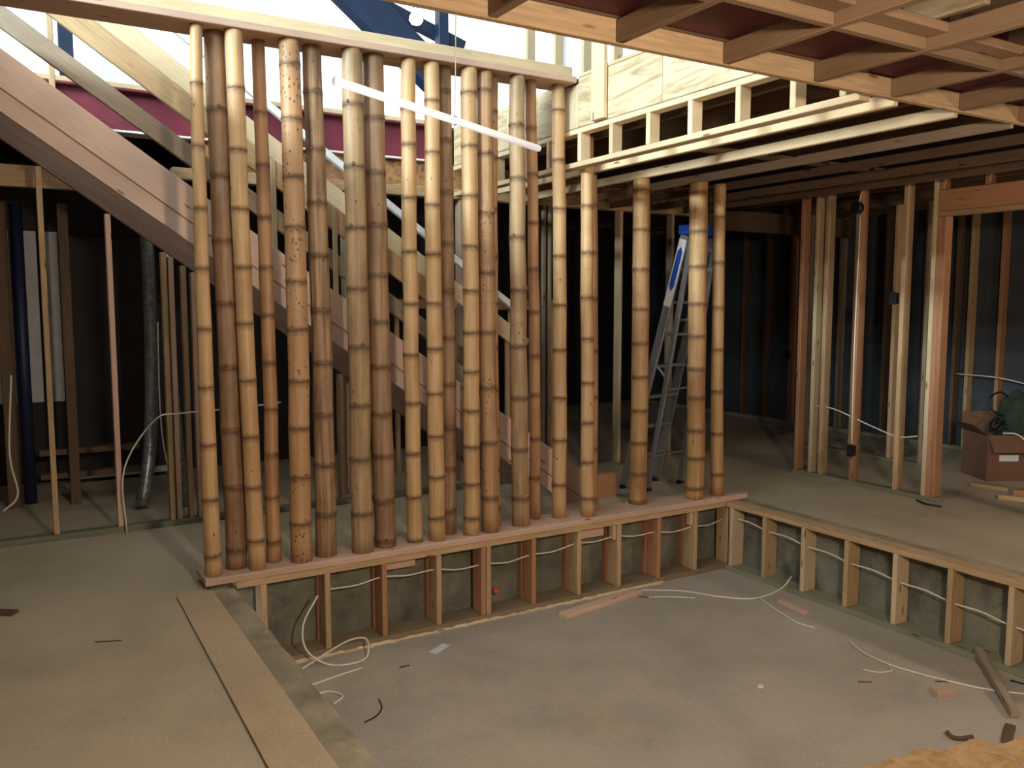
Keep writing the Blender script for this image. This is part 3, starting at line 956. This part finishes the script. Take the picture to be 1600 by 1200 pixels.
# dark steel over the stairs, the flare's blue put into its colour
bs = empty('roof_beam', (3.3, 8, 4.4))
tag(bs, 'dark blue sloping steel beam over the stairs', 'steel beam')
board('beam', (2.55, 8.0, 5.05), (3.95, 8.1, 4.05), 0.16, 0.34, BLUEST, bs)
board('brace', (3.3, 8.2, 4.75), (4.3, 8.2, 4.45), 0.10, 0.12, BLUEST, bs)
box('post', (3.95, 8.05, 3.43), (4.06, 8.15, 4.9), BLUEST, bs)
tag(box('blue_post', (0.62, 10.3, 3.42), (0.76, 10.398, 4.80), BLUEST), 'short blue upright plate on the white upper wall', 'plate')
# bare bulb
hb = empty('hanging_bulb', BULB)
tag(hb, 'glowing bare bulb hanging above the stairs', 'bulb')
ring_stack('bulb', [((0, 0, -.07), .015), ((0, 0, -.06), .04), ((0, 0, -.03), .058), ((0, 0, 0), .052), ((0, 0, .04), .028), ((0, 0, .06), .024)], 18, GLOW, hb)
ring_stack('socket', [((0, 0, .06), .025), ((0, 0, .12), .025), ((0, 0, .13), .01)], 12, BLACKP, hb)
tube('cord', [V(BULB) + V((0, 0, .13)), (BULB[0], BULB[1], 6.6)], .005, BLACKP, hb, 6, False)

# ---- hanging white tube on a cord, in front of the screen
ht = empty('hanging_tube', (1.42, 2.775, 2.405))
tag(ht, 'white straight tube hung level from a cord at its middle', 'tube')
dv = V((0.876, 0.483, 0)) * 0.63
M0 = V((1.422, 2.775, 2.405))
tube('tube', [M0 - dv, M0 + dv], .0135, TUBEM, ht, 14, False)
tube('cord', [(1.422, 2.775, 2.418), (1.430, 2.779, 2.78)], .0022, CABLE, ht, 6, False)
tube('hook', [(1.422, 2.775, 2.39), (1.40, 2.775, 2.405), (1.422, 2.775, 2.42), (1.44, 2.775, 2.405), (1.422, 2.775, 2.39)], .003, BLUEP, ht, 6)

# ---- site lamp that lights the lower storey (outside the frame, on its own cord)
wk = empty('work_lamp', WORK_LAMP)
tag(wk, 'warm caged site lamp hanging from the ceiling joists', 'lamp')
L0 = V(WORK_LAMP)
ring_stack('bulb', [((0, 0, 0), .01), ((0, 0, .02), .028), ((0, 0, .06), .034), ((0, 0, .11), .022), ((0, 0, .14), .018)], 14, GLOWW, wk)
ring_stack('socket', [((0, 0, .14), .03), ((0, 0, .24), .03), ((0, 0, .25), .012)], 14, BLACKP, wk)
for k in range(6):
    a = k * math.pi / 3
    c, s = math.cos(a), math.sin(a)
    tube('cage_wire', [L0 + V((c * .03, s * .03, .15)), L0 + V((c * .16, s * .16, .05)), L0 + V((c * .16, s * .16, -.08)), L0 + V((0, 0, -.17))], .002, ALU, wk, 5)
tube('cord', [L0 + V((0, 0, .25)), (WORK_LAMP[0], WORK_LAMP[1], 2.97)], .005, BLACKP, wk, 6, False)

w2 = empty('work_lamp', FILL_LAMP)  # added fill lamp out of view, copied from the first lamp
tag(w2, 'warm caged fill lamp added near the doorway partition', 'lamp')
for ch_ in list(wk.children):
    c_ = ch_.copy()
    COL.objects.link(c_)
    c_.parent = w2
# ================================================================== STEPLADDER
la = empty('stepladder', (5.35, 6.15, 0))
tag(la, 'aluminium stepladder with a blue top standing behind the bamboo screen', 'stepladder')
WD = V((0.98, 0.2, 0)).normalized()          # across the ladder, from its labelled side to the other side
F1, R1 = V((4.98, 6.26, 0.03)), V((5.10, 6.04, 0.03))
F2, R2 = F1 + WD * .50, R1 + WD * .50
T1, TR1 = V((5.055, 5.545, 2.34)), V((5.085, 5.50, 2.30))
T2, TR2 = T1 + WD * .34, TR1 + WD * .34
for a, b, nm, w in ((F1, T1, 'front_rail', .085), (F2, T2, 'front_rail', .085), (R1, TR1, 'rear_rail', .05), (R2, TR2, 'rear_rail', .05)):
    x_ = (b - a).normalized()
    board(nm, a, b, .026, w, ALU, la, up=x_.cross(WD))
for k in range(1, 8):
    t = k / 8.0
    board('step', F1.lerp(T1, t), F2.lerp(T2, t), .08, .024, ALU, la)
for k in (1, 3, 5):
    t = k / 7.2
    board('rear_brace', R1.lerp(TR1, t), R2.lerp(TR2, t), .03, .02, ALU, la)
cm = (T1 + T2) / 2 + V((0, -.01, .045))
board('top_cap', cm - WD * .20, cm + WD * .20, .12, .08, BLUEP, la)
for p in (F1, F2, R1, R2):
    board('foot', p + V((-.035, -.012, -.012)), p + V((.035, .012, -.012)), .045, .034, BLACKP, la)
for a, b in ((F1.lerp(T1, .52), R1.lerp(TR1, .46)), (F2.lerp(T2, .52), R2.lerp(TR2, .46))):
    board('spreader', a, b, .004, .02, ALU, la)


def on_rail(t, off):
    d = (T1 - F1).normalized()
    nn = (-WD + d * WD.dot(d)).normalized()
    M = Matrix((d, nn.cross(d), nn)).transposed().to_4x4()
    M.translation = F1.lerp(T1, t) + nn * off
    return M


def under(part, new_parent):
    """hang a part one level deeper, keeping its place"""
    m = new_parent.matrix_local.inverted() @ part.matrix_local
    part.parent = new_parent
    part.matrix_local = m


def sticker(name, t, L, w, mat, off=.0134, shape='rect'):
    M = on_rail(t, off)
    if shape == 'rect':
        pts = [(-L / 2, -w / 2), (L / 2, -w / 2), (L / 2, w / 2), (-L / 2, w / 2)]
    else:
        pts = [(-L / 2, 0), (-L / 2 + w * .9, -w / 2), (L / 2 - w * .9, -w / 2), (L / 2, 0), (L / 2 - w * .9, w / 2), (-L / 2 + w * .9, w / 2)]
    n = len(pts)
    me = bpy.data.meshes.new(name)
    me.from_pydata([(x, y, 0) for x, y in pts] + [(x, y, .0006) for x, y in pts], [],
                   [tuple(range(n))[::-1], tuple(range(n, 2 * n))] + [(i, (i + 1) % n, n + (i + 1) % n, n + i) for i in range(n)])
    o = link(name, me, mat, la)
    o.matrix_local = rel(la, M)
    return o


sticker('sticker', .86, .60, .078, LBLW)
sticker('logo_plate', .875, .40, .052, BLUEP, .0142, 'hex')
text_part('lettering', 'WERNER', .062, on_rail(.875, .0152), LBLW, la)
sticker('sticker', .695, .15, .062, LBLW, .0134)
sticker('sticker_heading', .738, .035, .062, BLACKP, .0134)
sticker('sticker', .60, .26, .072, GREYP)
sticker('sticker', .405, .15, .066, YEL)
near_rail = [c for c in la.children if c.name.startswith('front_rail')][0]
for c in list(la.children):
    if c.name.split('.')[0] in ('sticker', 'sticker_heading', 'logo_plate', 'lettering'):
        under(c, near_rail)

# ================================================================== CARDBOARD BOX AND BAG
bxo = empty('cardboard_box', (0, 0, 0))
tag(bxo, 'open brown cardboard box with a white label beyond the partition doorway', 'cardboard box')
bw, bd, ch, T = .66, .46, .46, .008
box('side', (0, 0, 0), (bw, T, ch), CARD, bxo)
box('side', (0, bd - T, 0), (bw, bd, ch), CARD, bxo)
box('side', (0, T, 0), (T, bd - T, ch), CARD, bxo)
box('side', (bw - T, T, 0), (bw, bd - T, ch), CARD, bxo)
box('bottom', (T, T, 0), (bw - T, bd - T, T), CARDD, bxo)


def flap(a, b, c, d, mat):
    n = (V(b) - V(a)).cross(V(d) - V(a)).normalized() * .006
    q = [V(p) for p in (a, b, c, d)]
    from_py('flap', q + [p + n for p in q], [(0, 1, 2, 3), (4, 5, 6, 7), (0, 1, 5, 4), (1, 2, 6, 5), (2, 3, 7, 6), (3, 0, 4, 7)], mat, bxo)


flap((0, -.004, ch), (bw, -.004, ch), (bw - .03, -.07, ch - .165), (.03, -.07, ch - .165), CARD)
flap((-.004, bd, ch), (-.004, 0, ch), (-.13, .03, ch + .10), (-.13, bd - .03, ch + .10), CARDD)
flap((bw, bd + .004, ch), (0, bd + .004, ch), (.03, bd + .10, ch + .17), (bw - .03, bd + .10, ch + .17), CARD)
box('label', (.12, -.003, .20), (.31, -.0005, .262), LBLW, bxo)
for k in range(4):
    box('label_print', (.215 + .022 * k, -.0045, .212), (.23 + .022 * k, -.003, .25), GREYP, bxo)
lab_ = [c for c in bxo.children if c.name.split('.')[0] == 'label'][0]
for c in list(bxo.children):
    if c.name.startswith('label_print'):
        under(c, lab_)
bxo.location = (8.26, 4.66, 0)
bxo.rotation_euler = (0, 0, math.radians(-30.7))
# dark green bag standing in the box: lumpy closed surface
bm = bmesh.new()
bmesh.ops.create_icosphere(bm, subdivisions=4, radius=1)
for v in bm.verts:
    n = math.sin(v.co.x * 5 + 1) * .07 + math.sin(v.co.y * 7) * .06 + math.sin(v.co.z * 6 + v.co.x * 4) * .06
    v.co *= 1 + n
    v.co = V((v.co.x * .17, v.co.y * .15, v.co.z * .40 * (1 - .15 * v.co.z)))
me = bpy.data.meshes.new('fabric_bag')
bm.to_mesh(me)
bm.free()
for p in me.polygons:
    p.use_smooth = True
bag = link('fabric_bag', me, GREENF)
bag.location = (8.726, 4.662, 0.52)
bag.rotation_euler = (0, 0, math.radians(-30))
tag(bag, 'dark green fabric bag stuffed upright in the cardboard box', 'bag')
tube('strap', [(-.12, -.05, .10), (-.25, -.03, .16), (-.27, 0, .28), (-.16, .02, .34), (-.08, .02, .30)], .010, BLACKP, None, 8).parent = bag
c0 = V((8.26, 4.66, 0))
uu, vv = V((.86, -.51, 0)), V((.51, .86, 0))
bp_ = lambda u, v, z: c0 + uu * u + vv * v + V((0, 0, z))
tag(tube('cable', [bp_(.16, .03, .475), bp_(.26, -.03, .475), bp_(.34, -.09, .40), bp_(.42, -.10, .345), bp_(.55, -.10, .33)], .008, CABLE), 'white cable draped over the cardboard box flap', 'cable')
tag(tube('cable_coil', [bp_(.10, .14, .48), bp_(.18, .20, .50), bp_(.24, .16, .58), bp_(.16, .10, .56), bp_(.10, .14, .50), bp_(.14, .20, .56), bp_(.22, .20, .62), bp_(.25, .12, .50)], .012, BLACKP), 'black coiled cord on the rim of the cardboard box', 'cord')

# ================================================================== LOOSE LUMBER AND SCRAPS
def scrap(name, p0, p1, w, d, mat, label, cat='offcut', z=0.0):
    a, b = V((p0[0], p0[1], z + d / 2)), V((p1[0], p1[1], z + d / 2))
    return tag(board(name, a, b, w, d, mat), label, cat)


scrap('lumber_offcut', (3.42, 4.99), (4.25, 5.13), .085, .038, WOOD_PINK, 'long pinkish two-by-four offcut on the pit floor by the bamboo wall', z=PIT)
tag(board('lumber_offcut', (5.315, 2.99, PIT + .072), (4.74, 2.44, PIT + .024), .045, .045, WOOD_GREY), 'grey square stick leaning from the pit floor onto the treated plate', 'offcut')
scrap('lumber_offcut', (4.62, 2.85), (4.74, 2.80), .08, .035, WOOD_PINK, 'tiny pinkish wood block alone on the pit floor', z=PIT)
scrap('lumber_offcut', (5.06, 4.40), (5.02, 4.12), .05, .03, WOOD_PINK, 'short reddish scrap by the cable loop on the pit floor', z=PIT)
scrap('paper_scrap', (2.33, 4.92), (2.47, 5.0), .06, .003, LBLW, 'small white paper scrap on the pit floor', 'paper', z=PIT)
scrap('wood_sliver', (4.38, 3.19), (4.45, 3.14), .008, .006, WOOD_DARK, 'thin dark sliver in the middle of the pit floor', 'sliver', z=PIT)
scrap('wood_sliver', (4.79, 2.95), (4.86, 2.90), .008, .006, WOOD_DARK, 'thin dark sliver beside the tiny pinkish block', 'sliver', z=PIT)
scrap('wood_sliver', (2.05, 4.82), (2.12, 4.82), .01, .006, WOOD_DARK, 'dark sliver close to the cable tangle on the pit floor', 'sliver', z=PIT)
scrap('wood_sliver', (4.20, 5.06), (4.28, 4.98), .012, .006, WOOD_DARK, 'dark sliver beside the long pinkish offcut end', 'sliver', z=PIT)
scrap('plaster_chip', (3.80, 3.46), (3.83, 3.44), .03, .012, LBLW, 'small white plaster chip on the pit floor', 'chip', z=PIT)
scrap('dark_strip', (5.20, 2.72), (5.285, 2.40), .012, .008, BLACKP, 'thin dark strip behind the grey stick', 'strip', z=PIT)
scrap('wood_scrap', (-.20, 5.55), (-.03, 5.42), .06, .02, WOOD_DARK, 'dark wedge of wood on the slab beside the pit', 'scrap')
scrap('wood_sliver', (0.32, 4.75), (0.44, 4.70), .008, .005, WOOD_DARK, 'thin sliver on the slab beside the plywood strip', 'sliver')
scrap('lumber_offcut', (7.62, 4.18), (8.05, 3.2), .09, .04, WOOD, 'lowest of the short boards lying before the cardboard box')
scrap('lumber_offcut', (7.80, 4.14), (8.2, 3.2), .14, .08, WOOD_ORANGE, 'thick board lying before the cardboard box')
scrap('lumber_offcut', (7.95, 4.62), (8.02, 4.30), .10, .035, WOOD, 'short thin board by the cardboard box corner')
tag(tube('black_strap', [(6.90, 4.50, .006), (6.85, 4.42, .008), (6.83, 4.34, .006), (6.86, 4.24, .006)], .012, BLACKP, None, 6), 'flat black strap on the slab at the doorway post', 'strap')
# curled shaving and thick lumber stack at the camera side of the pit
tag(tube('bark_curl', [(4.22, 2.52, PIT + .03), (4.22, 2.485, PIT + .015), (4.25, 2.45, PIT + .015), (4.31, 2.43, PIT + .018)], .012, WOOD_DARK, None, 6), 'curled dark bark strip beside the plywood sheet', 'bark')
edge = [(2.7, 1.9), (3.48, 2.515), (3.634, 2.484), (3.70, 2.49), (3.775, 2.461), (3.87, 2.475), (3.961, 2.455), (3.987, 2.384), (4.06, 2.40), (4.144, 2.385), (4.22, 2.395), (4.262, 2.37), (4.27, 2.285), (4.40, 2.27), (4.75, 2.27), (4.95, 2.15), (4.95, 2.05), (4.307, 2.164), (4.08, 2.156), (3.6, 1.7), (3.0, 1.6)]
sh = prism('wood_slab', edge, PIT + .003, PIT + .045, SLABM)
tag(sh, 'bright yellow live-edge wood slab lying in the pit', 'wood slab')
scrap('lumber_offcut', (4.62, 2.40), (4.42, 2.31), .05, .02, WOOD_DARK, 'short brown scrap behind the yellow wood slab', z=PIT)
# sawdust swept against the plate under the screen
vs, fs = [], []
rs_ = random.Random(5)
nn_ = 90
for i in range(nn_ + 1):
    x = 1.5 + (4.6 - 1.5) * i / nn_
    w_ = .012 + .03 * rs_.random() ** 2
    vs += [(x, 5.2445, PIT), (x, 5.2445, PIT + .004 + .012 * rs_.random()), (x, 5.2445 - w_, PIT)]
    if i:
        a = (i - 1) * 3
        fs += [(a, a + 1, a + 4, a + 3), (a + 1, a + 2, a + 5, a + 4)]
tag(from_py('sawdust', vs, fs, WOOD_PALE), 'pale sawdust swept along the plate under the bamboo screen', 'sawdust', kind='stuff')
# cables in the pit
zc = -0.135
pts = []
for i, x in enumerate([1.75, 1.95, 2.13, 2.33, 2.53, 2.73, 2.94, 3.13, 3.33, 3.54, 3.75, 3.94, 4.15, 4.35, 4.56, 4.76, 4.97, 5.16, 5.33]):
    pts.append((x, YA + .05, zc + (0.0 if i % 2 == 0 else -.018) + .02 * math.sin(i * .7)))
tag(tube('cable', pts, .0055, CABLE), 'white cable threaded through the studs under the bamboo sill', 'cable')
pts = []
for i, y in enumerate([5.15, 5.0, 4.81, 4.6, 4.41, 4.2, 4.01, 3.8, 3.6, 3.4, 3.2, 3.0, 2.8, 2.4]):
    pts.append((XB + .045, y, zc + .03 - .014 * i + (.0 if i % 2 == 0 else .015)))
tag(tube('cable', pts, .0055, CABLE), 'white cable threaded through the studs opposite the curb', 'cable')
tag(tube('cable', [(1.66, 5.235, -.14), (1.55, 5.20, -.30), (1.55, 5.15, -.45), (1.66, 5.08, -.545), (1.80, 5.02, -.552), (1.92, 5.05, -.54), (1.96, 5.16, -.47), (1.86, 5.20, -.47), (1.7, 5.16, -.50), (1.50, 5.10, -.55)], .006, CABLE), 'white cable dropping from a stud into a tangle by the curb', 'cable')
tag(tube('cable', [(1.42, 4.84, -.553), (1.55, 4.87, -.553), (1.68, 4.90, -.553), (1.84, 4.93, -.553)], .006, CABLE), 'straight cable end lying by the curb in the pit', 'cable')
tag(tube('cable', [(1.42, 4.72, -.553), (1.55, 4.72, -.553), (1.60, 4.62, -.553), (1.52, 4.55, -.553)], .006, CABLE), 'hooked cable end lying against the curb', 'cable')
tag(tube('wire_scrap', [(1.60, 4.26, -.555), (1.69, 4.30, -.555), (1.75, 4.38, -.555), (1.77, 4.48, -.555)], .004, BLACKP), 'thin dark curved wire on the pit floor', 'wire')
tag(tube('cable', [(4.31, 5.16, -.553), (4.45, 5.07, -.553), (4.60, 4.95, -.553), (4.74, 4.72, -.553), (4.95, 4.55, -.552), (5.18, 4.50, -.50), (5.30, 4.50, -.42)], .006, CABLE), 'white cable curving over the pit floor to the stud wall', 'cable')
tag(tube('cable', [(4.98, 4.52, -.553), (4.90, 4.30, -.553), (4.83, 4.05, -.553), (4.85, 3.9, -.553)], .006, CABLE), 'white cable tail pointing across the pit floor', 'cable')
tag(tube('cable', [(4.25, 5.0, -.553), (4.40, 4.92, -.553), (4.55, 4.80, -.553)], .005, CABLE), 'short white cable piece in the pit corner', 'cable')
tag(tube('cable', [(4.86, 3.62, -.553), (4.78, 3.45, -.553), (4.76, 3.25, -.553), (4.82, 3.0, -.553), (4.95, 2.72, -.553), (5.2, 2.45, -.553)], .0055, CABLE), 'white cable lying past the tiny pinkish block', 'cable')
tag(tube('cable', [(4.55, 3.28, -.553), (4.60, 3.20, -.553), (4.70, 3.18, -.553), (4.76, 3.25, -.553)], .004, CABLE), 'short thin cable twist on the pit floor', 'cable')
ob = ring_stack('orange_cap', [((0, 0, 0), .018), ((0, 0, .02), .024), ((0, 0, .05), .024), ((0, 0, .065), .014)], 14, ORANGE)
ob.location = (3.10, 5.34, PIT + .12)
ob.rotation_euler = (math.radians(80), 0, 0)
ob.location = (3.10, 5.462, PIT + .13)
tag(ob, 'small orange cap on the retaining wall between two studs', 'cap')
